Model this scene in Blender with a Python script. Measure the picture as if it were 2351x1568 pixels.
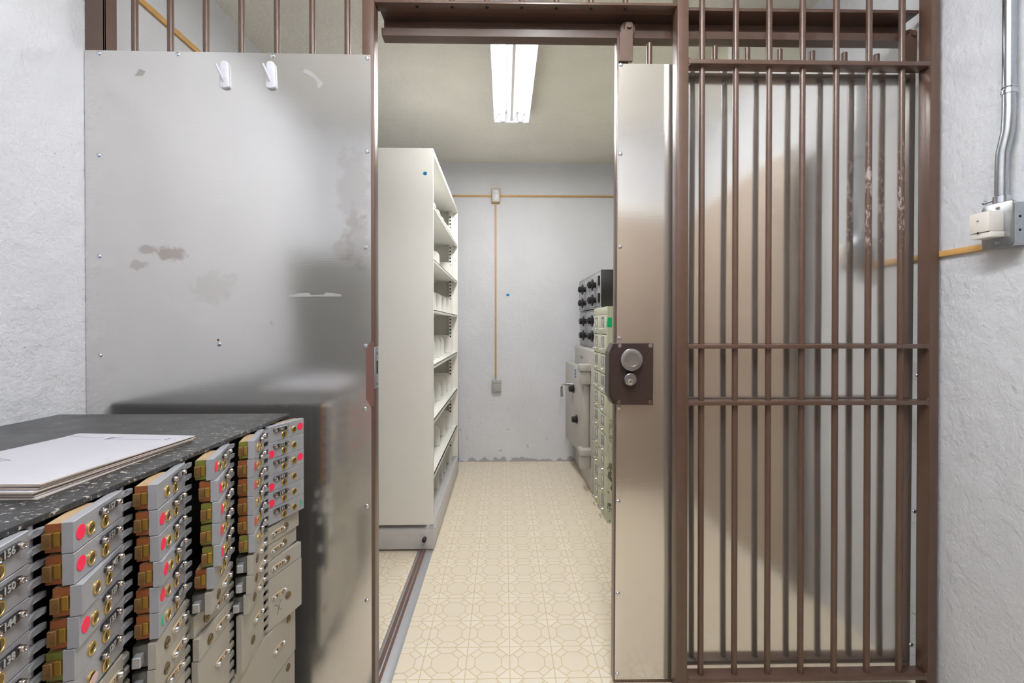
import bpy, bmesh, math, random
from mathutils import Vector, Matrix
random.seed(7)
R = math.radians
for o in list(bpy.data.objects): bpy.data.objects.remove(o)
C = bpy.context.scene.collection

# ---------------------------------------------------------------- camera
cam_d = bpy.data.cameras.new('camera')
cam = bpy.data.objects.new('camera', cam_d); C.objects.link(cam)
cam.location = (0, 0, 1.32)
cam.rotation_euler = (R(90 - 0.35), 0, R(-1.0))
cam_d.sensor_width = 36.0; cam_d.lens = 36.0 * 1055 / 2351
cam_d.shift_y = -(36 - 6.4) / 2351
cam_d.clip_start = 0.02; cam_d.clip_end = 60
bpy.context.scene.camera = cam
# ---------------------------------------------------------------- world, exposure, ceiling lights
sc = bpy.context.scene
sc.view_settings.view_transform = 'Standard'; sc.view_settings.look = 'None'
sc.view_settings.gamma = 1.0; sc.view_settings.use_curve_mapping = False
sc.view_settings.exposure = 0.66
W = bpy.data.worlds.new('world'); sc.world = W; W.use_nodes = True
W.node_tree.nodes['Background'].inputs[0].default_value = (.9, .95, 1, 1)
W.node_tree.nodes['Background'].inputs[1].default_value = 0.3
def area(name, loc, rot, sx, sy, power, col):
    d = bpy.data.lights.new(name, 'AREA'); d.shape = 'RECTANGLE'; d.size = sx; d.size_y = sy
    d.energy = power; d.color = col
    o = bpy.data.objects.new(name, d); C.objects.link(o); o.location = loc; o.rotation_euler = rot
    return o
area('vault_lamp_light', (0.056, 3.0, 2.815), (0, 0, 0), 0.24, 1.16, 19, (1.0, 0.98, 0.95))
TUBE = 4.0
CEIL = 2.90; XL = -1.41; XR = 1.53; YB = 4.46; YF = -0.42

# ---------------------------------------------------------------- materials
class NT:
    def __init__(s, name, col=(.8, .8, .8), rough=.5, metal=0.0):
        s.m = bpy.data.materials.new(name); s.m.use_nodes = True
        s.t = s.m.node_tree; s.b = s.t.nodes['Principled BSDF']
        s.b.inputs['Base Color'].default_value = (*col, 1)
        s.b.inputs['Roughness'].default_value = rough; s.b.inputs['Metallic'].default_value = metal
    def n(s, typ, **kw):
        x = s.t.nodes.new(typ)
        for k, v in kw.items(): setattr(x, k, v)
        return x
    def l(s, a, b): s.t.links.new(a, b)
    def math(s, op, a, b=None, c=None, clamp=False):
        x = s.n('ShaderNodeMath', operation=op, use_clamp=clamp)
        for i, v in enumerate((a, b, c)):
            if v is None: continue
            if isinstance(v, (int, float)): x.inputs[i].default_value = v
            else: s.l(v, x.inputs[i])
        return x.outputs[0]
    def pos(s, scale=(1, 1, 1)):
        g = s.n('ShaderNodeNewGeometry'); m = s.n('ShaderNodeMapping')
        m.inputs['Scale'].default_value = scale
        s.l(g.outputs['Position'], m.inputs[0]); return m.outputs[0]
    def obj(s, scale=(1, 1, 1)):
        g = s.n('ShaderNodeTexCoord'); m = s.n('ShaderNodeMapping')
        m.inputs['Scale'].default_value = scale
        s.l(g.outputs['Object'], m.inputs[0]); return m.outputs[0]
    def noise(s, vec, scale=5, detail=3, rough=.5, out=0):
        x = s.n('ShaderNodeTexNoise'); s.l(vec, x.inputs['Vector'])
        x.inputs['Scale'].default_value = scale; x.inputs['Detail'].default_value = detail
        x.inputs['Roughness'].default_value = rough
        return x.outputs[out]
    def ramp(s, fac, a, b):           # smooth 0..1 between a and b
        x = s.n('ShaderNodeMapRange', interpolation_type='SMOOTHSTEP')
        s.l(fac, x.inputs[0]); x.inputs[1].default_value = a; x.inputs[2].default_value = b
        return x.outputs[0]
    def mix(s, fac, a, b):
        x = s.n('ShaderNodeMix', data_type='RGBA')
        if isinstance(fac, (int, float)): x.inputs[0].default_value = fac
        else: s.l(fac, x.inputs[0])
        for i, v in ((6, a), (7, b)):
            if isinstance(v, tuple): x.inputs[i].default_value = (*v, 1)
            else: s.l(v, x.inputs[i])
        return x.outputs[2]
    def bump(s, h, strength=.3, dist=.01, prev=None):
        x = s.n('ShaderNodeBump'); x.inputs['Strength'].default_value = strength
        x.inputs['Distance'].default_value = dist; s.l(h, x.inputs['Height'])
        if prev is not None: s.l(prev, x.inputs['Normal'])
        return x.outputs[0]
    def color(s, c): s.l(c, s.b.inputs['Base Color']); return s
    def normal(s, c): s.l(c, s.b.inputs['Normal']); return s

def simple(name, col, rough=.5, metal=0.0, var=.06, scale=20):
    m = NT(name, col, rough, metal)
    f = m.noise(m.obj(), scale, 3)
    lo = tuple(c * (1 - var) for c in col); hi = tuple(min(1, c * (1 + var)) for c in col)
    m.color(m.mix(f, lo, hi)); return m.m

def plaster(name, col, bump=.5, spots=True):
    m = NT(name, col, .85)
    p = m.pos()
    big = m.noise(p, 2.2, 4); fine = m.noise(p, 55, 4, .6); mid = m.noise(p, 14, 3)
    c = m.mix(m.ramp(big, .3, .7), tuple(x * .96 for x in col), tuple(min(1, x * 1.03) for x in col))
    if spots:
        sp = m.ramp(m.noise(p, 38, 2), .76, .80)
        c = m.mix(m.math('MULTIPLY', sp, .5), c, (.3, .3, .31))
    m.color(c)
    n1 = m.bump(mid, bump * .5, .02); n2 = m.bump(fine, bump, .006, n1); m.normal(n2)
    return m
def back_wall_mat():                  # plaster with the peeled strip along the floor
    m = plaster('plaster_back', (.70, .715, .765))
    g = m.n('ShaderNodeNewGeometry'); sx = m.n('ShaderNodeSeparateXYZ'); m.l(g.outputs['Position'], sx.inputs[0])
    edge = m.noise(m.pos((1, 1, .3)), 9, 5, .65)
    h = m.math('SUBTRACT', sx.outputs[2], m.math('MULTIPLY', m.math('SUBTRACT', edge, .42), .22))
    mask = m.ramp(h, .012, .004)
    holes = m.ramp(m.noise(m.pos(), 23, 3), .69, .70)
    low = m.ramp(sx.outputs[2], .75, .2)
    mask2 = m.math('MAXIMUM', mask, m.math('MULTIPLY', holes, m.math('MULTIPLY', low, .7)))
    cur = m.b.inputs['Base Color'].links[0].from_socket
    m.color(m.mix(mask2, cur, (.42, .41, .43)))
    return m.m
M = {}
M['wall'] = plaster('plaster_white', (.655, .675, .71), .8).m
M['wall_b'] = back_wall_mat()
M['ceil'] = plaster('plaster_ceiling', (.90, .885, .82), 1.6, False).m
M['jog'] = simple('cream_paint_panel', (.66, .64, .52), .6)

def floor_mat():
    m = NT('patterned_vinyl', rough=.42)
    g = m.n('ShaderNodeNewGeometry'); s = m.n('ShaderNodeSeparateXYZ'); m.l(g.outputs['Position'], s.inputs[0])
    S = .1702
    def cell(o, off):
        v = m.math('DIVIDE', m.math('SUBTRACT', o, off), S)
        return m.math('ABSOLUTE', m.math('SUBTRACT', m.math('FRACT', v), .5))   # distance from the cell centre
    a = cell(s.outputs[0], .0228); b = cell(s.outputs[1], 2.052)
    mx = m.math('MAXIMUM', a, b); mn = m.math('MINIMUM', a, b); sm = m.math('ADD', a, b)
    def near(d): return m.math('ABSOLUTE', d)
    grid = m.math('SUBTRACT', .5, mx)
    octd = near(m.math('SUBTRACT', m.math('MAXIMUM', mx, m.math('MULTIPLY', sm, .7071)), .305))
    dia = near(m.math('MULTIPLY', m.math('SUBTRACT', sm, .68), .7071))
    dif = m.math('SUBTRACT', mx, mn)
    stub = m.math('MAXIMUM', near(m.math('MULTIPLY', m.math('SUBTRACT', dif, .18), .7071)),
                  m.math('MAXIMUM', m.math('SUBTRACT', .43, sm), m.math('SUBTRACT', sm, .68)))
    d = m.math('MINIMUM', m.math('MINIMUM', grid, octd), m.math('MINIMUM', dia, stub))
    line = m.ramp(d, .016, .009)
    tri = m.ramp(sm, .70, .71); inoct = m.ramp(m.math('MAXIMUM', mx, m.math('MULTIPLY', sm, .7071)), .29, .28)
    base = m.mix(m.noise(m.pos(), 9, 6, .7), (.76, .68, .55), (.82, .75, .63))
    base = m.mix(m.math('MULTIPLY', tri, .35), base, (.88, .82, .70))
    base = m.mix(m.math('MULTIPLY', inoct, .25), base, (.74, .64, .46))
    c = m.mix(m.math('MULTIPLY', line, .8), base, (.60, .49, .28))
    scuff = m.ramp(m.noise(m.pos((1, 2.2, 1)), 26, 3), .765, .78)
    c = m.mix(m.math('MULTIPLY', scuff, .8), c, (.12, .10, .08))
    m.color(c)
    m.normal(m.bump(line, .15, -.002))
    return m.m
M['floor'] = floor_mat()

def brown(name, worn=False):
    m = NT(name, (.135, .075, .055), .36)
    f = m.noise(m.pos(), 30, 4)
    c = m.mix(f, (.092, .051, .036), (.125, .071, .050))
    if worn:
        g = m.n('ShaderNodeNewGeometry'); s = m.n('ShaderNodeSeparateXYZ'); m.l(g.outputs['Position'], s.inputs[0])
        band = m.math('MULTIPLY', m.ramp(s.outputs[2], 1.55, 1.65), m.ramp(s.outputs[2], 2.02, 1.85))
        w = m.math('MULTIPLY', m.ramp(m.noise(m.pos((1, 1, .35)), 60, 4, .7), .52, .6), band)
        c = m.mix(m.math('MULTIPLY', w, .7), c, (.5, .42, .4))
    m.color(c); m.b.inputs['Coat Weight'].default_value = .25; m.b.inputs['Coat Roughness'].default_value = .2
    m.normal(m.bump(m.noise(m.pos(), 160, 2), .12, .002)); return m.m
M['brown'] = brown('brown_gloss_paint'); M['worn'] = brown('worn_brown_paint', True)

def steel(name, smudges=(), col=(.74, .725, .705), rough=.155, warp=.012):
    m = NT(name, col, rough, .9)
    p = m.pos()
    br = m.noise(m.pos((1, 1, 60)), 9, 3); c = m.mix(br, tuple(x * .96 for x in col), tuple(x * 1.04 for x in col))
    g = m.n('ShaderNodeNewGeometry')
    for (x, z, rx, rz, k) in smudges:       # greasy smudges with a shape of their own
        s = m.n('ShaderNodeSeparateXYZ'); m.l(g.outputs['Position'], s.inputs[0])
        dx = m.math('DIVIDE', m.math('SUBTRACT', s.outputs[0], x), rx); dz = m.math('DIVIDE', m.math('SUBTRACT', s.outputs[2], z), rz)
        d = m.math('SQRT', m.math('ADD', m.math('MULTIPLY', dx, dx), m.math('MULTIPLY', dz, dz)))
        d = m.math('ADD', d, m.math('MULTIPLY', m.math('SUBTRACT', m.noise(p, 28, 4, .6), .5), 2.0))
        c = m.mix(m.math('MULTIPLY', m.ramp(d, 1.1, .6), k), c, (.33, .24, .19))
    m.color(c)
    m.b.inputs['Anisotropic'].default_value = 0
    rr = m.math('ADD', rough - .04, m.math('MULTIPLY', m.noise(p, 6, 4), .09)); m.l(rr, m.b.inputs['Roughness'])
    w = m.noise(m.pos((.8, 1, 1)), 1.3, 1, .3)
    n1 = m.bump(w, 1.0, warp); m.normal(m.bump(br, .04, .001, n1)); return m.m
M['sheet'] = steel('brushed_steel_sheet', [(-1.12, 1.565, .05, .03, .55), (-1.20, 1.575, .03, .018, .45), (-1.235, 1.525, .03, .02, .35),
                   (-.51, 1.78, .06, .16, .2), (-.50, 1.61, .05, .10, .22), (-.98, 1.45, .08, .06, .15), (-.545, 1.58, .04, .04, .2)])
M['gsheet'] = steel('brushed_steel_door_sheet', [(1.05, 1.75, .10, .16, .12)], (.72, .70, .66), .13, .035)
M['chrome'] = simple('chrome', (.75, .74, .74), .14, 1.0, .02)
M['darkchrome'] = simple('dark_chrome', (.13, .125, .13), .2, 1.0, .02)
M['rivet'] = simple('worn_chrome', (.52, .47, .44), .2, 1.0, .1, 90)
M['numeral'] = simple('bright_metal_numerals', (.62, .63, .66), .35, .6, .02)
M['case'] = simple('dark_lock_casting', (.15, .155, .14), .4, .4, .1, 60)
M['zinc'] = simple('zinc_screw', (.62, .66, .72), .25, 1.0, .05)
M['galv'] = simple('galvanized_steel', (.46, .49, .52), .3, 1.0, .12, 60)
M['satin'] = simple('satin_chrome', (.42, .44, .47), .33, 1.0, .04, 60)
M['alu'] = simple('grey_aluminium', (.50, .51, .54), .38, .7, .05, 40)
M['black'] = simple('black_enamel', (.012, .012, .012), .35)
M['dark'] = simple('dark_interior', (.012, .012, .012), .8)
M['lockplate'] = simple('dark_bronze_paint', (.05, .032, .028), .32, .1, .15, 80)
M['boxgrey'] = simple('grey_painted_casting', (.36, .375, .41), .42, .25, .04, 60)
M['boxtan'] = simple('putty_painted_steel', (.40, .385, .34), .45, .15, .04, 40)
M['boxedge'] = simple('grey_hinge_casting', (.36, .375, .41), .34, .3, .08, 50)
M['taneedge'] = simple('putty_hinge_casting', (.36, .345, .31), .4, .3, .08, 50)
M['brass'] = simple('brass', (.66, .48, .17), .3, .85, .1, 60)
M['brasscore'] = simple('brass_core', (.28, .19, .07), .4, .7, .15, 60)
M['bronze'] = simple('dull_bronze', (.15, .115, .08), .4, .6, .1, 60)
M['rust'] = simple('orange_zinc_plating', (.30, .10, .035), .45, .35, .35, 45)
M['olive'] = simple('green_zinc_plating', (.22, .24, .05), .42, .4, .45, 40)
M['bolt'] = simple('iridescent_bolt', (.26, .15, .06), .35, .7, .5, 90)
M['gold'] = simple('gold_latch', (.38, .24, .05), .35, .8, .15, 60)
M['casetop'] = simple('tan_lock_case', (.45, .32, .19), .6, .1, .2, 40)
M['red'] = simple('red_dot_sticker', (.95, .02, .09), .55, 0, .02)
M['green'] = simple('green_sticker', (.0, .50, .17), .5, 0, .02)
M['pink'] = simple('pale_pink_sticker', (.86, .62, .60), .5, 0, .02)
M['cream'] = simple('cream_enamel', (.87, .87, .83), .42, 0, .02)
M['beigeplate'] = simple('pale_brass_plate', (.75, .62, .45), .35, .5, .05)
M['shelfgrey'] = simple('pale_grey_base', (.55, .54, .54), .4)
M['white'] = simple('white_plastic', (.66, .67, .73), .35, 0, .01)
M['ivory'] = simple('ivory_plastic', (.76, .73, .68), .4, 0, .01)
M['wood'] = simple('varnished_wood_strip', (.62, .36, .12), .5, 0, .2, 30)
M['greybox'] = simple('grey_plastic', (.42, .42, .42), .5)
M['blue'] = simple('blue_putty', (.0, .28, .55), .6)
M['bluelabel'] = simple('blue_label', (.10, .26, .62), .5)
M['paper'] = simple('white_paper', (.50, .50, .545), .8, 0, .04, 14)
M['kraft'] = simple('cream_folder_paper', (.70, .61, .53), .8, 0, .1, 30)
M['ink'] = simple('blue_ink', (.12, .14, .32), .7)
M['inkdark'] = simple('dark_pencil', (.10, .10, .13), .7)
M['tape'] = simple('clear_tape', (.62, .61, .60), .35, .75, .05)
M['tapedull'] = simple('grey_tape', (.36, .34, .31), .5)
M['safe'] = simple('warm_grey_safe_paint', (.50, .475, .445), .4, 0, .05, 12)
M['lockergrey'] = simple('grey_hammer_paint', (.36, .37, .40), .35, .2, .04, 30)
M['pan'] = simple('white_reflector_enamel', (.72, .72, .76), .35, 0, .01)
M['rubbertrack'] = simple('brown_track_groove', (.17, .085, .07), .6)
M['panelbrown'] = simple('brown_door_panel', (.40, .315, .25), .4, 0, .12, 6)
M['lockfront'] = simple('grey_locker_paint', (.17, .17, .155), .4, .2)

def chipped(name, col, chip, scale, lo, hi, stretch=(1, 1, 1), rough=.35, zl=None):
    m = NT(name, col, rough)
    f = m.ramp(m.noise(m.pos(stretch), scale, 5, .65), lo, hi)
    if zl:
        g = m.n('ShaderNodeNewGeometry'); s = m.n('ShaderNodeSeparateXYZ'); m.l(g.outputs['Position'], s.inputs[0])
        f = m.math('MULTIPLY', f, m.ramp(s.outputs[zl[0]], zl[1], zl[2]))
    m.color(m.mix(f, m.mix(m.noise(m.pos(), 3, 3), tuple(c * .85 for c in col), tuple(c * 1.15 for c in col)), chip))
    return m
def black_top():
    m = chipped('scratched_black_enamel', (.036, .037, .040), (.42, .42, .38), 75, .635, .675, (1.0, .55, 1), .3)
    base = m.b.inputs['Base Color'].links[0].from_socket
    f2 = m.ramp(m.noise(m.pos((.6, 1.3, 1)), 95, 5, .75), .58, .625)
    g = m.n('ShaderNodeNewGeometry'); s = m.n('ShaderNodeSeparateXYZ'); m.l(g.outputs['Position'], s.inputs[0])
    edge = m.ramp(s.outputs[0], -.98, -.72)
    m.color(m.mix(m.math('MULTIPLY', f2, edge), base, (.55, .54, .47)))
    m.l(m.math('ADD', .24, m.math('MULTIPLY', m.noise(m.pos(), 12, 4), .2)), m.b.inputs['Roughness'])
    return m.m
M['top'] = black_top()
M['file'] = chipped('chipped_cream_green_paint', (.60, .61, .47), (.16, .16, .11), 42, .66, .68, (1, 1, .8), .45).m
M['fileside'] = chipped('badly_chipped_side_paint', (.60, .61, .47), (.13, .13, .09), 30, .54, .56, (1, 1, .6), .45, (2, 1.1, .2)).m
def emit(name, col, st):
    m = NT(name, col); m.b.inputs['Emission Color'].default_value = (*col, 1); m.b.inputs['Emission Strength'].default_value = st
    return m.m
M['tube'] = emit('lit_fluorescent_tube', (1, .98, .95), TUBE)
M['lens'] = emit('lit_diffuser', (.97, .98, 1.0), 5.0)
M['lens2'] = emit('bright_lit_diffuser', (.98, .98, 1.0), 30)  # diffuser of an added lamp, raised to fill the right wall

# ---------------------------------------------------------------- mesh helpers
class B:
    def __init__(s): s.bm = bmesh.new(); s.mi = 0
    def _new(s, geom_verts, bev=0, seg=2):
        faces = set(f for v in geom_verts for f in v.link_faces)
        for f in faces: f.material_index = s.mi
        if bev:
            es = list(set(e for v in geom_verts for e in v.link_edges))
            r = bmesh.ops.bevel(s.bm, geom=es, offset=bev, segments=seg, profile=.5, affect='EDGES')
            for f in r['faces']: f.material_index = s.mi
    def box(s, x0, x1, y0, y1, z0, z1, bev=0, seg=2):
        v = bmesh.ops.create_cube(s.bm, size=1)['verts']
        for q in v:
            q.co = Vector((x0 + (q.co.x + .5) * (x1 - x0), y0 + (q.co.y + .5) * (y1 - y0), z0 + (q.co.z + .5) * (z1 - z0)))
        s._new(v, bev, seg); return s
    def cyl(s, p0, p1, r0, r1=None, seg=20, bev=0):
        p0 = Vector(p0); p1 = Vector(p1); d = p1 - p0; r1 = r0 if r1 is None else r1
        v = bmesh.ops.create_cone(s.bm, cap_ends=True, segments=seg, radius1=r0, radius2=r1, depth=d.length)['verts']
        m = Matrix.Translation((p0 + p1) / 2) @ d.to_track_quat('Z', 'Y').to_matrix().to_4x4()
        bmesh.ops.transform(s.bm, matrix=m, verts=v); s._new(v); 
        return s
    def ball(s, c, r, sx=1, sy=1, sz=1, u=14, w=8):
        v = bmesh.ops.create_uvsphere(s.bm, u_segments=u, v_segments=w, radius=r)['verts']
        for q in v: q.co = Vector((c[0] + q.co.x * sx, c[1] + q.co.y * sy, c[2] + q.co.z * sz))
        s._new(v); return s
    def prism(s, pts, d, bev=0, seg=2):      # polygon (list of 3D points) extruded by vector d
        d = Vector(d); a = [s.bm.verts.new(p) for p in pts]; b = [s.bm.verts.new(Vector(p) + d) for p in pts]
        n = len(pts); s.bm.faces.new(a[::-1]); s.bm.faces.new(b)
        for i in range(n): s.bm.faces.new((a[i], a[(i + 1) % n], b[(i + 1) % n], b[i]))
        s._new(a + b, bev, seg); return s
    def tube(s, pts, r, seg=12):
        pts = [Vector(p) for p in pts]; rings = []
        for i, p in enumerate(pts):
            t = (pts[min(i + 1, len(pts) - 1)] - pts[max(i - 1, 0)]).normalized()
            up = Vector((0, 0, 1)) if abs(t.z) < .9 else Vector((1, 0, 0))
            a = t.cross(up).normalized(); b = t.cross(a)
            rr = r[i] if isinstance(r, (list, tuple)) else r
            rings.append([s.bm.verts.new(p + (a * math.cos(k * 2 * math.pi / seg) + b * math.sin(k * 2 * math.pi / seg)) * rr) for k in range(seg)])
        for i in range(len(rings) - 1):
            for k in range(seg):
                f = s.bm.faces.new((rings[i][k], rings[i][(k + 1) % seg], rings[i + 1][(k + 1) % seg], rings[i + 1][k])); f.material_index = s.mi
        for rg in (rings[0][::-1], rings[-1]):
            f = s.bm.faces.new(rg); f.material_index = s.mi
        return s
    def lathe(s, prof, c, axis, seg=32):     # prof: (radius, height along axis)
        axis = Vector(axis).normalized(); q = axis.to_track_quat('Z', 'Y'); c = Vector(c); rings = []
        for (r, h) in prof:
            rings.append([s.bm.verts.new(c + q @ Vector((max(r, 1e-5) * math.cos(k * 2 * math.pi / seg), max(r, 1e-5) * math.sin(k * 2 * math.pi / seg), h))) for k in range(seg)])
        for i in range(len(rings) - 1):
            for k in range(seg):
                f = s.bm.faces.new((rings[i][k], rings[i][(k + 1) % seg], rings[i + 1][(k + 1) % seg], rings[i + 1][k])); f.material_index = s.mi
        for rg in (rings[0][::-1], rings[-1]):
            f = s.bm.faces.new(rg); f.material_index = s.mi
        return s
def world_loc(p):
    v = Vector((0, 0, 0))
    while p is not None: v += p.location; p = p.parent
    return v
def smooth(me, ang=35):
    me.shade_smooth() if hasattr(me, 'shade_smooth') else None
    bm = bmesh.new(); bm.from_mesh(me)
    for e in bm.edges:
        if len(e.link_faces) == 2: e.smooth = e.calc_face_angle(0) < R(ang)
    for f in bm.faces: f.smooth = True
    bm.to_mesh(me); bm.free()
def obj(name, b, mats, parent=None, origin=None, raw=False):
    """one mesh object; geometry is given in world coordinates unless raw"""
    bm = b.bm if isinstance(b, B) else b
    bmesh.ops.remove_doubles(bm, verts=bm.verts, dist=1e-6)
    bmesh.ops.recalc_face_normals(bm, faces=bm.faces)
    off = Vector((0, 0, 0)) if raw else (world_loc(parent) if parent else Vector(origin or (0, 0, 0)))
    for v in bm.verts: v.co -= off
    me = bpy.data.meshes.new(name); bm.to_mesh(me); bm.free(); smooth(me)
    for k in (mats if isinstance(mats, (list, tuple)) else [mats]): me.materials.append(M[k])
    o = bpy.data.objects.new(name, me); C.objects.link(o)
    if parent: o.parent = parent
    elif not raw: o.location = off
    return o
def tag(o, label=None, cat=None, group=None, kind=None):
    for k, v in (('label', label), ('category', cat), ('group', group), ('kind', kind)):
        if v: o[k] = v
    return o
def thing(name, label, cat, loc, group=None):
    o = bpy.data.objects.new(name, None); C.objects.link(o); o.location = loc; o.empty_display_size = .05
    return tag(o, label, cat, group)
def struct(name, b, mat): return tag(obj(name, b, mat), kind='structure')
_tc = {}
def text_bm(string, size, bold=0.0):
    cu = bpy.data.curves.new('t', 'FONT'); cu.body = string; cu.size = size; cu.extrude = .0004
    cu.offset = bold
    cu.align_x = 'CENTER'; cu.align_y = 'CENTER'; cu.resolution_u = 2
    o = bpy.data.objects.new('t', cu); C.objects.link(o)
    bpy.context.view_layer.update()
    me = bpy.data.meshes.new_from_object(o.evaluated_get(bpy.context.evaluated_depsgraph_get()))
    bm = bmesh.new(); bm.from_mesh(me)
    bpy.data.objects.remove(o); bpy.data.curves.remove(cu); bpy.data.meshes.remove(me)
    return bm

# ---------------------------------------------------------------- the setting
struct('floor', B().box(XL - .1, XR + .1, YF - .1, YB + .1, -.1, 0), 'floor')
struct('ceiling', B().box(XL - .1, XR + .1, YF - .1, YB + .1, CEIL, CEIL + .1), 'ceil')
struct('wall_left', B().box(XL - .1, XL, YF - .1, YB + .1, 0, CEIL), 'wall')
struct('wall_right', B().box(XR, XR + .1, YF - .1, 2.30, 0, CEIL), 'wall')
struct('wall_back', B().box(XL, 1.16, YB, YB + .1, 0, CEIL), 'wall_b')
struct('wall_front', B().box(XL, XR, YF - .1, YF, 0, CEIL), 'wall')
struct('wall_inner', B().box(1.16, XR + .1, 2.30, YB + .1, 0, CEIL), 'jog')
b = B(); b.box(1.145, 1.175, 2.285, 2.30, 0, CEIL, .003); b.box(1.145, 1.16, 2.285, 2.34, 0, CEIL, .003)
struct('trim_1', b, 'cream')
# unseen, behind the camera: door, leaf and locker added for the steel to reflect
d1 = struct('unseen_door', B().box(.0, 1.35, YF, YF + .05, 0.005, 2.2, .004), 'panelbrown')
obj('door_frame', B().box(-.06, .0, YF, YF + .07, 0, 2.26).box(1.35, 1.41, YF, YF + .07, 0, 2.26).box(-.06, 1.41, YF, YF + .07, 2.2, 2.26), 'cream', d1)
obj('door_handle', B().lathe([(.0, 0), (.012, 0), (.012, .04), (.03, .05), (.032, .07), (.02, .085), (0, .085)], (.08, YF + .05, 1.02), (0, 1, 0)), 'brass', d1)

struct('baseboard_front', B().box(XL, XR, YF, YF + .012, 0, .07), 'cream')
od = thing('unseen_brown_door_leaf', 'unseen brown door leaf by the right wall behind the camera, added for reflections in the steel', 'door leaf', (1.43, .35, 0))  # unseen leaf, added as the brown area mirrored in the gate's steel
obj('leaf', B().box(1.41, 1.45, YF + .10, 1.05, .05, 2.16, .003), 'panelbrown', od)
obj('top_strip', B().box(1.405, 1.452, YF + .10, 1.05, 2.16, 2.185, .002), 'cream', od)
obj('bottom_strip', B().box(1.405, 1.452, YF + .10, 1.05, .0, .05, .002), 'cream', od)
lb = thing('unseen_grey_locker', 'unseen grey steel locker by the left wall behind the camera, added for reflections in the steel', 'locker', (-1.18, -.17, 0))  # unseen locker, added as the grey area mirrored in the left sheet
obj('body', B().box(XL + .01, -.93, YF + .02, .06, 0, 1.80, .004), 'lockfront', lb)
obj('locker_door', B().box(-.93, -.915, YF + .03, .05, .06, 1.78, .003), 'lockfront', lb)
obj('handle', B().box(-.915, -.90, .0, .012, .95, 1.07, .003), 'chrome', lb)

# ---------------------------------------------------------------- ceiling lights
f = thing('fluorescent_ceiling_light', 'white two-tube fluorescent fixture lit on the vault ceiling above the doorway', 'ceiling light', (.056, 2.80, CEIL))
x0 = .056
b = B(); 
for sgn in (-1, 1):
    b.prism([(x0, 2.20, CEIL - .006), (x0 + sgn * .10, 2.20, CEIL - .022), (x0 + sgn * .128, 2.20, CEIL - .078), (x0 + sgn * .131, 2.20, CEIL - .076), (x0 + sgn * .106, 2.20, CEIL), (x0, 2.20, CEIL)], (0, 1.2, 0))
obj('reflector', b, 'pan', f)
b = B(); b.prism([(x0 - .035, 2.2, CEIL - .012), (x0 - .02, 2.2, CEIL - .055), (x0 - .008, 2.2, CEIL - .066), (x0 + .008, 2.2, CEIL - .066), (x0 + .02, 2.2, CEIL - .055), (x0 + .035, 2.2, CEIL - .012)], (0, 1.2, 0))
obj('ballast_cover', b, 'pan', f)
for y in (2.192, 3.40): obj('end_plate', B().prism([(x0 - .131, y, CEIL - .08), (x0 + .131, y, CEIL - .08), (x0 + .108, y, CEIL), (x0 - .108, y, CEIL)], (0, .008, 0)), 'pan', f)
for sgn in (-1, 1):
    t = obj('fluorescent_tube', B().cyl((x0 + sgn * .064, 2.225, CEIL - .062), (x0 + sgn * .064, 3.375, CEIL - .062), .016, seg=20), 'tube', f)
    for y0, y1 in ((2.2, 2.226), (3.374, 3.40)):
        obj('lamp_holder', B().box(x0 + sgn * .064 - .014, x0 + sgn * .064 + .014, y0, y1, CEIL - .085, CEIL - .02, .004), 'white', f)
for lx, lab in ((-.46, 'unseen white wraparound ceiling light added in the front room, left of the camera'), (.24, 'unseen white wraparound ceiling light added in the front room, right of the camera')):  # unseen lamps, added to light the front room and the steel's reflections
    f = thing('unseen_wraparound_light', lab, 'ceiling light', (lx, .45, CEIL), 'added wraparound lights in the front room')
    obj('housing', B().box(lx - .10, lx + .10, -.17, 1.07, CEIL - .022, CEIL, .003), 'pan', f)
    for y in (-.17, 1.06): obj('end_cap', B().box(lx - .09, lx + .09, y, y + .012, CEIL - .098, CEIL - .022, .003), 'pan', f)
    obj('diffuser', B().box(lx - .085, lx + .085, -.158, 1.06, CEIL - .095, CEIL - .022, .02, 3), 'lens' if lx < 0 else 'lens2', f)

# ---------------------------------------------------------------- barred partition
PY0, PY1, BY = 1.575, 1.625, 1.600      # front and back of the posts, bar centre line
def bar(x, z0, z1, y=BY, r=.0100): return B().cyl((x, y, z0), (x, y, z1), r, seg=20)
def screw(par, x, z, y, name='screw'):
    return obj(name, B().lathe([(.0075, 0), (.0075, .0012), (.0055, .0034), (.002, .0042), (.0018, .0026), (0, .0026)], (x, y, z), (0, -1, 0), 14), 'zinc', par)
lp = thing('barred_partition', 'brown barred partition left of the doorway, faced with a brushed steel sheet', 'partition', (-.92, BY, 0))
obj('post', B().box(-1.408, -1.343, PY0, PY0 + .006, 0, CEIL, .001).box(-1.349, -1.343, PY0, PY1, 0, CEIL, .001), 'brown', lp)
obj('post', B().box(-.482, -.441, PY0, PY1, 0, CEIL, .003), 'brown', lp)
for i in range(7): obj('bar', bar(-1.262 + .1205 * i, .095, CEIL), 'brown', lp)
obj('bottom_rail', B().box(-1.343, -.482, PY0, PY1, .08, .095, .002), 'brown', lp)
obj('bottom_rail', B().box(-1.343, -.482, PY0, PY1, 0, .013, .002), 'brown', lp)
SY = 1.572
ZT = 2.243
out = [(-1.407, .02), (-.452, .02), (-.452, 1.041), (-.4705, 1.071), (-.4705, 1.238), (-.452, 1.268), (-.452, ZT - .004), (-1.407, ZT + .002)]
sh = obj('steel_sheet', B().prism([(x, SY, z) for x, z in out], (0, .0025, 0)), 'sheet', lp)
tag(sh, 'brushed steel sheet with brown smudges')
def ux(u, y): return (u - 1157) * y / 1055
def vz(v, y): return 1.32 - (v - 748) * y / 1055
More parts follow.
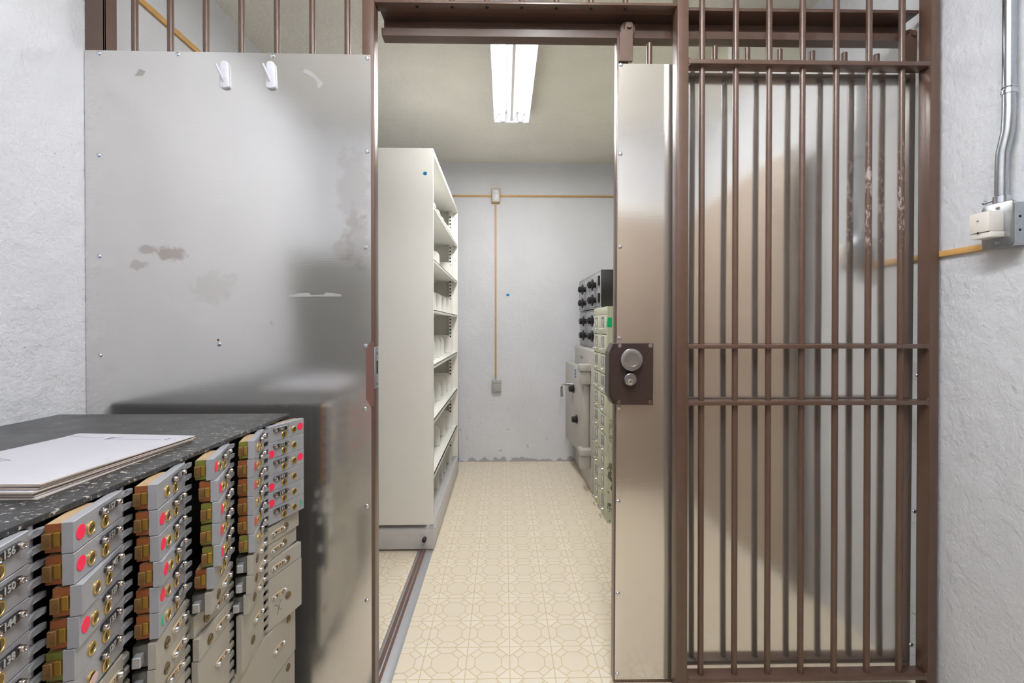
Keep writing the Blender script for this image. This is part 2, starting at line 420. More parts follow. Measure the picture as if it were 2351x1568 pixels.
for u, v in ((244, 134), (419, 134), (632, 136), (846, 139), (242, 363), (242, 591), (243, 815), (845, 351), (842, 569), (841, 794), (839, 938), (843, 1161), (843, 1378), (510, 790)):
    screw(sh, ux(u, SY), vz(v, SY), SY)
obj('screw_hole', B().cyl((ux(508, SY), SY - .0006, vz(780, SY)), (ux(508, SY), SY, vz(780, SY)), .004, seg=12), 'bronze', sh)
# the strike in the notch
obj('strike_box', B().box(-.4705, -.443, SY + .003 - .001, PY0 + .001, 1.045, 1.265), 'rubbertrack', lp)
sp = obj('strike_plate', B().box(-.4425, -.4375, PY0 - .004, PY0 + .036, 1.105, 1.248, .0015), 'galv', lp)
obj('strike_slot', B().box(-.4377, -.4370, PY0 + .010, PY0 + .026, 1.155, 1.200), 'dark', sp)
for z in (1.225, 1.12): obj('screw', B().lathe([(.005, 0), (.004, .001), (0, .001)], (-.4375, PY0 + .018, z), (1, 0, 0), 12), 'lockplate', sp)

# wall hooks and tape on the sheet
def hook(u, label):
    x = ux(u, SY - .004); z0 = 2.21; y = SY
    h = thing('adhesive_hook', label, 'hook', (x, SY, z0), 'white hooks stuck on the steel sheet')
    pts = []
    for k in range(9):
        a = math.pi * (k / 8); pts.append((x + .0125 * math.cos(a), y - .0115, z0 - .010 + .010 * math.sin(a)))
    for k in range(9):
        a = math.pi + math.pi * (k / 8); pts.append((x + .0155 * math.cos(a), y - .0115, z0 - .084 + .008 * math.sin(a)))
    obj('hook_base', B().prism(pts, (0, .0115, 0), .003, 2), 'white', h)
    pts = [(x + .0085 * math.cos(math.pi * k / 6), y - .0127, z0 - .031 + .006 * math.sin(math.pi * k / 6)) for k in range(7)] + [(x - .0085, y - .0127, z0 - .062), (x + .0085, y - .0127, z0 - .062)]
    obj('raised_panel', B().prism(pts, (0, .002, 0), .0006, 1), 'white', h)
    b = B().tube([(x, y - .010, z0 - .070), (x - .001, y - .017, z0 - .062), (x - .003, y - .026, z0 - .050), (x - .006, y - .034, z0 - .037), (x - .009, y - .038, z0 - .028)], [.0035, .0036, .0038, .0036, .0032], 10)
    b.ball((x - .009, y - .038, z0 - .028), .0034)
    obj('prong', b, 'white', h)
hook(525, 'white adhesive hook nearer the middle of the steel sheet, left of its twin')
hook(629, 'white adhesive hook below the bar end, right of its twin')
def scrap(uv, mat, name, label):
    o = obj(name, B().prism([(ux(u, SY), SY - .0004, vz(v, SY)) for u, v in uv], (0, .0003, 0)), mat, origin=(ux(uv[0][0], SY), SY, vz(uv[0][1], SY)))
    tag(o, label, 'tape')
scrap([(324, 184), (335, 168), (348, 174), (341, 184)], 'tapedull', 'tape_scrap', 'small grey tape scrap at the upper left of the steel sheet')
scrap([(700, 172), (706, 165), (716, 168), (728, 178), (746, 197), (738, 209), (732, 204), (734, 196), (724, 184), (712, 177)], 'tape', 'tape_scrap', 'torn clear tape right of the two white hooks')
scrap([(667, 682), (668, 678), (690, 674), (712, 673), (718, 678), (745, 677), (752, 672), (762, 673), (786, 676), (786, 681)], 'tape', 'tape_scrap', 'long torn strip of clear tape across the middle of the steel sheet')
scrap([(625, 738), (629, 736), (632, 746), (630, 749), (626, 744)], 'tape', 'tape_scrap', 'tiny shred of clear tape below the long torn strip')

# header with the roller track
tr = thing('sliding_gate_track', 'brown steel overhead track the sliding gate hangs from', 'track', (.5, 1.65, 2.36))
hd = obj('header_plate', B().box(-.441, .597, 1.580, 1.627, 2.4225, 2.4315, .001), 'brown', lp)
obj('top_plate', B().box(.597, 1.488, 1.628, 1.715, 2.440, 2.452, .002), 'brown', tr)
obj('top_plate', B().box(-.441, .597, 1.628, 1.715, 2.440, 2.452, .002), 'brown', tr)
obj('web', B().box(-.441, 1.50, 1.705, 1.715, 2.366, 2.44), 'brown', tr)
obj('rail', B().prism([(-.441, 1.668, 2.392), (-.441, 1.672, 2.368), (-.441, 1.705, 2.366), (-.441, 1.705, 2.372), (-.441, 1.678, 2.374), (-.441, 1.675, 2.394), ], (1.94, 0, 0)), 'brown', tr)
for i in range(7): obj('bolt_hole', B().cyl((-.30 + .1205 * i, 1.600, 2.4215), (-.30 + .1205 * i, 1.600, 2.4226), .006, seg=12), 'dark', hd)
for i in range(7): obj('bar', bar(-.30 + .1205 * i, 2.4315, CEIL, 1.60), 'brown', lp)

# right lattice
rp = thing('barred_panel', 'fixed brown barred panel right of the doorway, in front of the sliding gate', 'barred panel', (1.05, BY, 0))
obj('post', B().box(.597, .636, PY0, PY1, 0, CEIL, .003), 'brown', rp)
obj('post', B().box(1.483, 1.516, PY0, PY1, 0, CEIL, .003), 'brown', rp)
RX = [.692, .811, .929, 1.047, 1.167, 1.284, 1.401]
for i, x in enumerate(RX): obj('bar', bar(x, .095, CEIL), 'worn' if i in (5, 6) else 'brown', rp)
for z0, z1 in ((2.223, 2.238), (1.241, 1.255), (1.044, 1.058), (.080, .095)):
    # the flats are pierced by the bars; small weld fillets where they meet the posts
    rl = obj('cross_rail', B().box(.636, 1.483, PY0, PY1, z0, z1, .0015), 'brown', rp)
    b = B()
    for x, s in ((.636, 1), (1.483, -1)):
        b.prism([(x, PY0 + .002, z1), (x + s * .008, PY0 + .002, z1), (x, PY0 + .002, z1 + .008)], (0, .004, 0))
        b.prism([(x, PY0 + .002, z0), (x + s * .008, PY0 + .002, z0), (x, PY0 + .002, z0 - .008)], (0, .004, 0))
    obj('weld', b, 'brown', rl)

# sliding gate: leaf hangs slightly out of plumb
G0 = 1.645
sg = thing('sliding_gate', 'brown sliding gate clad in a brushed steel sheet, rolled open behind the bars', 'gate', (.395, G0, .03))
gx0, gx1, gz0, gz1 = .395, 1.482, .06, 2.258
obj('stile', B().box(gx0, gx0 + .04, G0, G0 + .042, .03, 2.355, .002), 'brown', sg)
obj('stile', B().box(gx1 - .04, gx1, G0, G0 + .042, .03, 2.262, .002), 'brown', sg)
obj('gate_rail', B().box(gx0 + .04, gx1 - .04, G0, G0 + .042, .03, .06, .002), 'brown', sg)
obj('gate_rail', B().box(gx0 + .04, gx1 - .04, G0, G0 + .042, 1.1, 1.115, .002), 'brown', sg)
for i in range(8):
    obj('bar', bar(.517 + .1195 * i, .06, 2.345 - .004 * i, G0 + .021), 'brown', sg)
gs = obj('steel_sheet', B().prism([(x, G0 - .003, z) for x, z in ((gx0 + .004, .045), (gx1 - .004, .045), (gx1 - .004, gz1), (gx0 + .004, gz1))], (0, .0025, 0)), 'gsheet', sg)
tag(gs, 'brushed steel sheet')
for v in (147, 352, 566, 776, 937, 1155, 1368, 1556): screw(gs, gx0 + .013, vz(v, 1.64), G0 - .003)
for u, v in ((2120, 523), (2117, 860), (2112, 1178), (2108, 1490), (1980, 1547), (1700, 1549)): screw(gs, ux(u, 1.645), max(vz(v, 1.645), .055), G0 - .003)
def hanger(x, zt):
    hg = obj('hanger_strap', B().prism([(x - .018, G0 - .012, 2.262), (x + .030, G0 - .012, 2.262), (x + .030, G0 - .012, zt), (x + .026, G0 - .012, zt + .006), (x + .006, G0 - .012, zt + .006), (x + .002, G0 - .012, zt), (x + .002, G0 - .012, 2.375), (x - .018, G0 - .012, 2.365)], (0, .010, 0), .001, 1), 'brown', sg)
    b = B().lathe([(0, 0), (.010, 0), (.026, .001), (.027, .004), (.022, .008), (.022, .014), (.027, .018), (.026, .021), (0, .021)], (x + .015, G0 + .000, zt - .010), (0, 1, 0), 28)
    obj('wheel', b, 'worn', hg)
    obj('hex_bolt', B().cyl((x + .015, G0 - .019, zt - .010), (x + .015, G0 - .010, zt - .010), .0095, seg=6), 'brown', hg)
    return hg
hanger(.418, 2.395)
hanger(1.445, 2.383)
# lock
lk = obj('lock_case', B().prism([(x, G0 - .022, z) for x, z in ((.382, 1.257), (.512, 1.257), (.512, 1.041), (.382, 1.041), (.366, 1.075), (.366, 1.222))], (0, .062, 0), .001, 1), 'lockplate', sg)
pl = obj('lock_plate', B().prism([(x, G0 - .0255, z) for x, z in ((.396, 1.258), (.524, 1.258), (.524, 1.040), (.396, 1.040), (.372, 1.073), (.372, 1.222))], (0, .0035, 0), .0008, 1), 'lockplate', sg)
tag(pl, 'dark lock plate with round pull and key cylinder')
py = G0 - .0255
kx, kz = ux(1446, py - .01), vz(826, py - .01)
obj('pull_knob', B().lathe([(0, 0), (.026, 0), (.028, .006), (.039, .016), (.0395, .020), (.038, .023), (.026, .026), (.023, .0255), (.022, .0235), (.021, .0235), (0, .0215)], (kx, py, kz), (0, -1, 0), 48), 'satin', pl)
kx, kz = ux(1444, py - .01), vz(871, py - .01)
obj('cylinder_collar', B().lathe([(0, 0), (.0265, 0), (.026, .006), (.0215, .0165), (.0215, .021), (.0195, .023), (0, .022)], (kx, py, kz), (0, -1, 0), 40), 'satin', pl)
obj('key_cylinder', B().lathe([(0, 0), (.009, 0), (.009, .0255), (.0075, .026), (.007, .0235), (0, .0235)], (kx - .001, py, kz - .008), (0, -1, 0), 24), 'chrome', pl)
obj('keyway', B().box(kx - .002, kx, py - .0246, py - .0238, kz - .013, kz - .003), 'brass', pl)
for dx, dz in ((.405, 1.249), (.514, 1.250), (.402, 1.048), (.514, 1.049)):
    obj('screw', B().lathe([(.0075, 0), (.0065, .0012), (.0035, .0016), (.003, .0004), (0, .0004)], (dx, py, dz), (0, -1, 0), 18), 'bronze' if dz < 1.1 else 'satin', pl)
sg.rotation_euler = (0, R(.27), 0)

# ---------------------------------------------------------------- safe deposit cabinet
CX = -.68
cb = thing('safe_deposit_cabinet', 'black topped cabinet of numbered safe deposit box doors standing ajar along the left wall', 'cabinet', (-1.04, .82, 0))
obj('cabinet_top', B().box(XL + .004, -.684, .12, 1.477, 1.030, 1.040, .0015), 'top', cb)
obj('carcass', B().box(XL + .006, -.765, .14, 1.470, .0, 1.030).box(-.765, -.70, 1.462, 1.470, 0, 1.03), 'black', cb)
HY = [.677, .837, .997, 1.157, 1.317]
ob = B()
def cab_shelf(z0, z1, ya, yb): obj('divider_shelf', B().box(-.765, -.712, ya, yb, z0, z1), 'dark', cb)
cab_shelf(.738, .744, .2, 1.462)
for y in HY:
    b = B().cyl((CX - .012, y + .002, .745), (CX - .012, y + .002, 1.030), .0048, seg=12)
    b.box(CX - .035, CX - .020, y - .002, y + .014, .0, 1.03)
    obj('hinge_post', b, 'alu', cb)

DT = .0155
def door_part(name, par, b, mat, label=None):
    o = obj(name, b, mat, par, raw=True)
    if label: o['label'] = label
    return o
_mesh = {}
def shared(key, name, par, build, mat):
    """first call builds the mesh, later calls copy the object (shared mesh data)"""
    if key in _mesh:
        o = _mesh[key].copy(); o.name = name; C.objects.link(o); o.parent = par; return o
    o = obj(name, build(), mat, par, raw=True); _mesh[key] = o; return o
def slot_lock(t, y0, z, m, ang, r=.0105):
    b = B(); b.mi = 0
    b.lathe([(0, 0), (r, 0), (r, .0018), (r * .93, .0026), (r * .82, .0026), (r * .78, .0016)], (t, y0, z), (0, m, 0), 24)
    b.mi = 1; b.lathe([(r * .80, .0012), (r * .78, .0019), (0, .0019)], (t, y0, z), (0, m, 0), 20)
    b.mi = 2
    c, s_ = math.cos(ang), math.sin(ang); L = r * .55; w = r * .09
    p = [(t + c * L - s_ * w, y0 + m * .0018, z + s_ * L + c * w), (t - c * L - s_ * w, y0 + m * .0018, z - s_ * L + c * w), (t - c * L + s_ * w, y0 + m * .0018, z - s_ * L - c * w), (t + c * L + s_ * w, y0 + m * .0018, z + s_ * L - c * w)]
    b.prism(p, (0, m * .0006, 0)); return b
def number(par, string, t, z, m, size, mat, y):
    bm = text_bm(string, size, .0003)
    # font x to the reader's right, font y up; the reader looks along -m*y
    rot = Matrix(((-m, 0, 0, t), (0, 0, m, y), (0, 1, 0, z), (0, 0, 0, 1)))
    bmesh.ops.transform(bm, matrix=rot, verts=bm.verts)
    b = B(); b.bm.free(); b.bm = bm
    return obj('numerals', b, mat, par, raw=True)
def lug(z0, m):
    """the bent hinge arm, seen from above: from the door edge round the post"""
    pts = [(.016, -.0005), (.014, -.0035), (.009, -.0065), (.001, -.0070), (-.006, -.0055), (-.011, -.0030), (-.0155, -.0020), (-.0175, .0010), (-.0155, .0040), (-.011, .0040), (-.006, .0020), (.001, -.0005), (.007, .0003), (.012, .0012), (.016, .0010)]
    return B().prism([(t, m * n, z0) for t, n in pts], (0, 0, .0090), .0010, 2)
def small_door(n, hy, ztop, alpha, m, sticker):
    h = .0466
    lab = 'grey box door numbered %d' % n
    if sticker: lab += {'r': ' with a red dot', 'g': ' with a green sticker', 'p': ' with a pale pink sticker', 'l': ' with a red dot by the hinge', 'x': ''}[sticker]
    zc = ztop - h / 2
    key = ('s', m)
    if key in _mesh:
        d = _mesh[key].copy(); d.name = 'box_door'; C.objects.link(d)
    else:
        b = B().box(.012, .150, min(0, -m * DT), max(0, -m * DT), -h / 2, h / 2, .0008, 1)
        d = obj('box_door', b, 'boxgrey', None, raw=True); _mesh[key] = d
    d.parent = cb; d.location = Vector((CX, hy, zc)) - cb.location
    d.rotation_euler = (0, 0, R(-90 + alpha) if m == 1 else R(90 - alpha))
    d['label'] = lab
    shared(('lugs', m), 'hinge_arm', d, lambda: lug(.008, m), 'boxedge')
    shared(('lugs2', m), 'hinge_arm', d, lambda: lug(-.0165, m), 'boxedge')
    def plate():
        b = B(); r = .0062; t0, t1 = .035, .079; z = .0105; pts = []
        for k in range(7): a = -math.pi / 2 + math.pi * k / 6; pts.append((t1 + r * math.cos(a), 0, z + r * math.sin(a)))
        for k in range(7): a = math.pi / 2 + math.pi * k / 6; pts.append((t0 + r * math.cos(a), 0, z + r * math.sin(a)))
        b.prism(pts, (0, m * .004, 0), .0006, 1)
        b.mi = 1; b.box(.0415, .0725, min(m * .0038, m * .0045), max(m * .0038, m * .0045), z - .0058, z + .0058)
        return b
    shared(('plate', m), 'number_plate', d, plate, ['darkchrome', 'black'])
    for t in (.035, .079):
        shared(('rivet', m, t), 'plate_screw', d, lambda: B().lathe([(.0054, 0), (.0054, .0028), (.0046, .0052), (.003, .0060), (.0024, .0050), (0, .0050)], (t, m * .0035, .0105), (0, m, 0), 16), 'rivet')
    number(d, str(n), .057, .0105, m, .0145, 'numeral', m * .0050)
    shared(('lk1', m), 'key_lock', d, lambda: slot_lock(.069, 0, -.0095, m, math.pi / 2 - .1), ['brass', 'brasscore', 'dark'])
    shared(('lk2', m), 'key_lock', d, lambda: slot_lock(.1085, 0, -.0035, m, -m * .35), ['brass', 'brasscore', 'dark'])
    if sticker:
        t, mt = {'r': (.1335, 'red'), 'g': (.136, 'green'), 'p': (.110, 'pink'), 'l': (.022, 'red'), 'x': (.136, 'red')}[sticker]
        if sticker == 'g':
            b = B().prism([(t - .006, m * .0002, -.012), (t + .004, m * .0002, -.004), (t + .003, m * .0002, .004), (t - .004, m * .0002, .012), (t - .002, m * .0002, 0), ], (0, m * .0006, 0))
        elif sticker == 'p':
            b = B().prism([(t + .013 * math.cos(a * math.pi / 9), m * (.003 + .003 * math.sin(a * math.pi / 9)), -.008 + .013 * math.sin(a * math.pi / 9)) for a in range(18)], (0, m * .0006, 0))
        else:
            zz = -.010 if sticker == 'l' else .001
            b = B().cyl((t, m * .0001, zz), (t, m * .0007, zz), .0112, seg=28)
        obj('dot_sticker', b, mt, d, raw=True)
    plating = 'olive' if n in (159, 147, 141, 135, 130, 133, 160) else 'rust'
    mm = -1 * m
    def case():
        y0, y1 = sorted((mm * DT, mm * (DT + .0205)))
        b = B(); b.mi = 0; b.box(.062, .146, y0, y1, -.0205, .0215, .0006, 1)
        b.mi = 1; b.box(.1455, .1475, y0, y1, -.0205, .0215)
        return b
    shared(('case', m, plating), 'lock_case', d, case, ['casetop', plating])
    def bolt():
        y0, y1 = sorted((mm * (DT + .0095), mm * (DT + .0205))); b = B().box(.146, .1565, y0, y1, -.0125, .0105, .0008, 1); return b
    shared(('bolt', m), 'latch_bolt', d, bolt, 'bolt')
    def gold():
        y0, y1 = sorted((mm * (DT + .001), mm * (DT + .0095))); return B().box(.146, .1515, y0, y1, -.0115, .0095, .0006, 1)
    shared(('gold', m), 'latch_tongue', d, gold, 'gold')
    return d
A = {1: [15, 15, 15, 14, 15, 15], 2: [15.7, 15.9, 19.5, 18.1, 15.9, 15.5], 3: [16.9, 17.5, 18.0, 19.8, 17.5, 17.5],
     4: [17.8, 21.0, 22.2, 21.9, 22.8, 17.8], 5: [18.7, 17.9, 17.9, 17.9, 17.9, 18.7], 6: [19] * 6}
ST = {1: ['x', 'x', None, 'x', None, None], 2: ['r', 'r', None, 'r', None, 'p'], 3: [None, 'r', 'r', 'r', 'r', 'g'],
      4: ['r', 'r', 'r', 'r', 'r', None], 5: [None, 'r', 'r', None, 'r', None], 6: ['r', 'l', 'r', 'l', 'l', 'g']}
for c in range(1, 7):
    for r in range(6):
        n = 155 + c - 6 * r
        small_door(n, HY[min(c, 5) - 1], 1.029 - .0476 * r, A[c][r], -1 if c == 6 else 1, ST[c][r])

def flat_door(n, hy, z0, z1, alpha, m, width=.150, pt=None, lock=None, mark=False):
    z0 += .0008; z1 -= .0008; h = z1 - z0; zc = (z0 + z1) / 2
    b = B().box(.012, width, min(0, -m * .014), max(0, -m * .014), -h / 2, h / 2, .0008, 1)
    d = obj('box_door', b, 'boxtan', None, raw=True); d.parent = cb; d.location = Vector((CX, hy, zc)) - cb.location
    d.rotation_euler = (0, 0, R(-90 + alpha) if m == 1 else R(90 - alpha)); d['label'] = 'putty-coloured box door numbered %d' % n + (' with a scratched cross' if mark else '')
    # blocky hinge knuckles the full height
    k = max(1, int(round(h / .024)))
    for i in range(k):
        a0 = -h / 2 + h * i / k + .001; a1 = -h / 2 + h * (i + .58) / k
        obj('hinge_knuckle', B().prism([(t, m * q, a0) for t, q in ((.014, 0), (.014, -.012), (-.012, -.020), (-.014, -.006), (-.008, .001))], (0, 0, a1 - a0), .001, 1), 'taneedge', d, raw=True)
    p0, p1 = (pt or (.030, .074)); zp = (0 if h < .06 else h * .10)
    if width > .2: zp = h * .02
    b = B(); r = .0068; pts = []
    for q in range(7): a = -math.pi / 2 + math.pi * q / 6; pts.append((p1 + r * math.cos(a), 0, zp + r * math.sin(a)))
    for q in range(7): a = math.pi / 2 + math.pi * q / 6; pts.append((p0 + r * math.cos(a), 0, zp + r * math.sin(a)))
    b.prism(pts, (0, m * .0035, 0), .0006, 1)
    b.mi = 1; b.box(p0 + .0065, p1 - .0065, min(m * .0033, m * .0038), max(m * .0033, m * .0038), zp - .0050, zp + .0050)
    obj('number_plate', b, ['beigeplate', 'bronze'], d, raw=True)
    for t in (p0, p1): obj('plate_screw', B().lathe([(.0056, 0), (.0056, .003), (.0042, .0055), (0, .0062)], (t, m * .003, zp), (0, m, 0), 16), 'zinc', d, raw=True)
    number(d, str(n), (p0 + p1) / 2, zp, m, .0125, 'beigeplate', m * .0043)
    lt, lz = lock or (.1085, -.003)
    bl = slot_lock(lt, 0, lz, m, -m * .3, .0108)
    obj('key_lock', bl, ['bronze', 'brasscore', 'dark'], d, raw=True)
    if mark:
        b = B().tube([(p0 + .016, m * .0004, zp - .016), (p0 + .024, m * .0004, zp - .030), (p0 + .030, m * .0004, zp - .050)], .0007, 6)
        b.tube([(p0 + .038, m * .0004, zp - .050), (p0 + .026, m * .0004, zp - .036), (p0 + .008, m * .0004, zp - .022)], .0007, 6)
        b = B().tube([(p0 + .004, m * .0003, zp - .026), (p0 + .012, m * .0003, zp - .029), (p0 + .020, m * .0003, zp - .038), (p0 + .028, m * .0003, zp - .050), (p0 + .036, m * .0003, zp - .054)], .0007, 6)
        b.tube([(p0 + .030, m * .0003, zp - .022), (p0 + .024, m * .0003, zp - .034), (p0 + .016, m * .0003, zp - .060)], .0007, 6)
        obj('pencil_cross', b, 'inkdark', d, raw=True)
    if alpha > 8:      # the grey lock casting behind an open door
        y0, y1 = sorted((-m * .014, -m * .040))
        obj('lock_case', B().box(.06, .145, y0, y1, max(-h / 2 + .004, -.021), min(h / 2 - .004, .021), .003, 2), 'case', d, raw=True)
        y0, y1 = sorted((-m * .020, -m * .034))
        obj('latch_bolt', B().box(.145, .162, y0, y1, -.011, .009, .0015, 1), 'alu', d, raw=True)
AL = {1: [8, 8, 8], 2: [15, 13, 12], 3: [15.9, 15.4, 8], 4: [15.9, 2.5, 6.5], 5: [16.8, 16.0, 13.4], 6: [11.6, 8.2, 14.6]}
for c in range(1, 7):
    for r in range(3):
        flat_door(119 + c - 6 * r, HY[min(c, 5) - 1], .688 - .05 * r, .738 - .05 * r, AL[c][r], -1 if c == 6 else 1, lock=(.088, -.001) if c == 6 else (.106, -.004))
flat_door(107, 1.317, .438, .588, 15.2, -1, lock=(.090, -.012), mark=True)
flat_door(106, 1.317, .438, .588, 6.9, 1, lock=(.085, -.03))
for c in (1, 2, 3, 4):
    flat_door(101 + c, HY[c - 1], .438, .588, (5.5, 5, 6, 5.5)[c - 1], 1, lock=(.100, -.03))
flat_door(101, 1.157, .290, .438, 3.0, -1, .312, pt=(.19, .235), lock=(.27, .05))
flat_door(99, 1.157, .140, .288, 2.5, -1, .312, pt=(.19, .235), lock=(.27, .05))
for c, n in ((2, 98), (4, 100)):
    flat_door(n, HY[c - 1], .140, .438, 3, 1, lock=(.1, 0))

# folders on the cabinet
N = 7
for k in range(N):
    near, far = .0037, .0020
    zb = lambda y: 1.0405 + (k) * (near + (far - near) * min(1, max(0, (y - .75) / .36)))
    dx = random.uniform(-.008, .006); dy = random.uniform(-.006, .006); rot = random.uniform(-.018, .018)
    if k == N - 1: dx = dy = 0; rot = 0
    b = B(); nx, ny = 14, 24; grid = {}
    X0, X1, Y0, Y1 = -1.052, -.748, .752, 1.125
    th_n, th_f = .0025, .0014
    cx, cy = (X0 + X1) / 2, (Y0 + Y1) / 2
    top = k == N - 1
    for lvl in (0, 1):
        for i in range(nx + 1):
            for j in range(ny + 1):
                s_, t_ = i / nx, j / ny
                x = X0 + (X1 - X0) * s_; y = Y0 + (Y1 - Y0) * t_ + (.03 * (1 - s_) if t_ > .5 else 0) * (t_ - .5) * 2
                th = th_n + (th_f - th_n) * t_
                # the open right edge fans a little; fold along the near edge is fuller
                wave =   .0004 * math.sin(y * 22 + k * 1.3) * s_ ** 3 * (k / N)
                xx = cx + (x - cx) * math.cos(rot) - (y - cy) * math.sin(rot) + dx
                yy = cy + (x - cx) * math.sin(rot) + (y - cy) * math.cos(rot) + dy
                z = zb(yy) + (th if lvl else 0) + max(0, wave)
                grid[lvl, i, j] = b.bm.verts.new((xx, yy, z))
    for lvl in (0, 1):
        for i in range(nx):
            for j in range(ny):
                fc = b.bm.faces.new((grid[lvl, i, j], grid[lvl, i + 1, j], grid[lvl, i + 1, j + 1], grid[lvl, i, j + 1])); fc.material_index = 0 if lvl else 1
    for j in range(ny):
        for i in (0, nx): b.bm.faces.new((grid[0, i, j], grid[1, i, j], grid[1, i, j + 1], grid[0, i, j + 1])).material_index = 1
    for i in range(nx):
        for j in (0, ny): b.bm.faces.new((grid[0, i, j], grid[1, i, j], grid[1, i + 1, j], grid[0, i + 1, j])).material_index = 1
    fo = obj('paper_folder', b, ['paper', 'kraft'], origin=(cx, cy, 1.0405 + k * near))
    tag(fo, 'topmost white paper folder with faint blue ruled marks, on the black cabinet top' if top else 'cream paper folder in the stack below the ruled top one', 'folder', 'paper folders stacked on the cabinet')
    if top:
        def zt(y): return zb(y) + th_n + (th_f - th_n) * (y - .75) / .37 + .0005
        b = B()
        def ink(p, q, w=.0012):
            p = Vector((p[0], p[1], zt(p[1]))); q = Vector((q[0], q[1], zt(q[1]))); s_ = (q - p).normalized().cross(Vector((0, 0, 1))) * w / 2
            b.prism([p - s_, q - s_, q + s_, p + s_], (0, 0, .0002))
        ink((-.93, 1.085), (-.93, 1.112), .003); ink((-.93, 1.100), (-.905, 1.103)); ink((-.93, 1.092), (-.80, 1.082), .0008)
        ink((-.787, 1.078), (-.787, 1.096), .003); ink((-1.04, 1.12), (-.95, 1.105), .0006)
        ink((-1.03, .93), (-.95, .90), .0008); ink((-.95, .90), (-1.03, .85), .0008); ink((-1.03, .915), (-.965, .897), .0008)
        ink((-.93, .79), (-.87, .80), .001); ink((-.95, .775), (-.89, .782), .0012)
        obj('ruled_marks', b, 'ink', fo)

# ---------------------------------------------------------------- mobile shelving inside
SX0, SX1, SY0, SY1, SZ = -.80, -.413, 2.69, 4.13, 2.355
su = thing('mobile_shelving_unit', 'tall cream steel file shelving unit on a floor rail inside the vault', 'shelving', (-.6, 3.4, 0))
ep = obj('end_panel', B().box(SX0, SX1, SY0, SY0 + .022, .155, SZ, .002), 'cream', su)
obj('end_panel', B().box(SX0, SX1, SY1 - .022, SY1, .155, SZ, .002), 'cream', su)
obj('back_panel', B().box(SX0, SX0 + .004, SY0 + .022, SY1 - .022, .155, SZ), 'cream', su)
obj('top_panel', B().box(SX0, SX1, SY0 + .022, SY1 - .022, SZ - .03, SZ, .002), 'cream', su)
bs = obj('base_carriage', B().box(SX0, SX1 + .003, SY0 - .003, SY1, .014, .128, .002).box(SX1 - .02, SX1 + .001, SY0, SY1, .128, .150), 'shelfgrey', su)
obj('bumper', B().lathe([(0, 0), (.011, 0), (.0125, .02), (.0125, .030), (.009, .033), (0, .033)], (-.463, SY0 - .003, .078), (0, -1, 0), 20), 'black', bs)
for zz in (.115, .03): obj('base_screw', B().lathe([(.005, 0), (.004, .002), (0, .0025)], (SX1 + .003, SY0 + .04, zz), (1, 0, 0), 10), 'zinc', bs)
obj('putty_spot', B().ball((ux(977, SY0), SY0 - .0005, vz(400, SY0)), .012, 1, .1, .9), 'blue', ep)
for y in (SY0 + .055, SY1 - .055):
    up = obj('slotted_upright', B().box(SX1 - .075, SX1 - .045, y - .015 if y > 3 else y - .033, y + .033 if y > 3 else y + .015, .15, SZ - .03, .001), 'cream', su)
    b = B(); z = .2
    yy = y - .0165 if y > 3 else y + .0155
    while z < SZ - .06:
        b.box(SX1 - .067, SX1 - .053, yy, yy + .001, z, z + .011); z += .03
    obj('slot_holes', b, 'dark', up)
random.seed(3)
DV = {2.03: [.30, .52, .74, .95, 1.14, 1.30], 1.71: [.12, .40, .70, 1.30], 1.41: [.50, .80, 1.08, 1.30], 1.08: [.25, .48, .70, .92, 1.30], .75: [.18, .45, .76, 1.05, 1.30], .425: [.12, .38, .70, 1.02, 1.30], .115: [.22, .66, .88, 1.06, 1.30]}
for z, dv in DV.items():
    s_ = obj('shelf', B().box(SX0 + .004, SX1 - .003, SY0 + .022, SY1 - .022, z, z + .006, .001).box(SX1 - .012, SX1 - .003, SY0 + .022, SY1 - .022, z - .014, z + .006, .001).box(SX0 + .17, SX0 + .20, SY0 + .022, SY1 - .022, z - .022, z), 'cream', su)
    for q in dv:
        y = SY0 + q + random.uniform(-.012, .012); H = .155 if z > .2 else .17; X1 = SX1 - (.045 if q > 1.2 else .06); pts = [(SX0 + .02, y, z + .006), (X1, y, z + .006)]
        for a in range(7):
            an = R(90 * a / 6); rr = .045
            pts.append((X1 - rr + rr * math.cos(an), y, z + .006 + H - rr + rr * math.sin(an)))
        pts.append((SX0 + .02, y, z + .006 + H))
        b = B().prism(pts, (0, .0018, 0)); b.box(SX0 + .05, X1, y, y + .05, z + .006, z + .0075)
        obj('divider', b, 'cream', s_)
# floor rail
b = B(); tx0, tx1 = -.506, -.416
b.mi = 0; b.prism([(tx0, 1.2, 0), (tx0 + .012, 1.2, .010), (tx1 - .022, 1.2, .012), (tx1, 1.2, 0)], (0, 3.0, 0))
ft = tag(obj('floor_rail', b, 'alu', origin=(-.46, 2.7, 0)), 'grey aluminium floor rail with two brown grooves running out from under the shelving', 'rail')
obj('groove', B().box(tx0 + .018, tx0 + .031, 1.2, 4.2, .0095, .0125), 'rubbertrack', ft)
obj('groove', B().box(tx0 + .041, tx0 + .052, 1.2, 4.2, .010, .0128), 'rubbertrack', ft)
obj('rail_lip', B().box(tx0 + .032, tx0 + .040, 1.2, 4.2, .0100, .0135, .001), 'galv', ft)

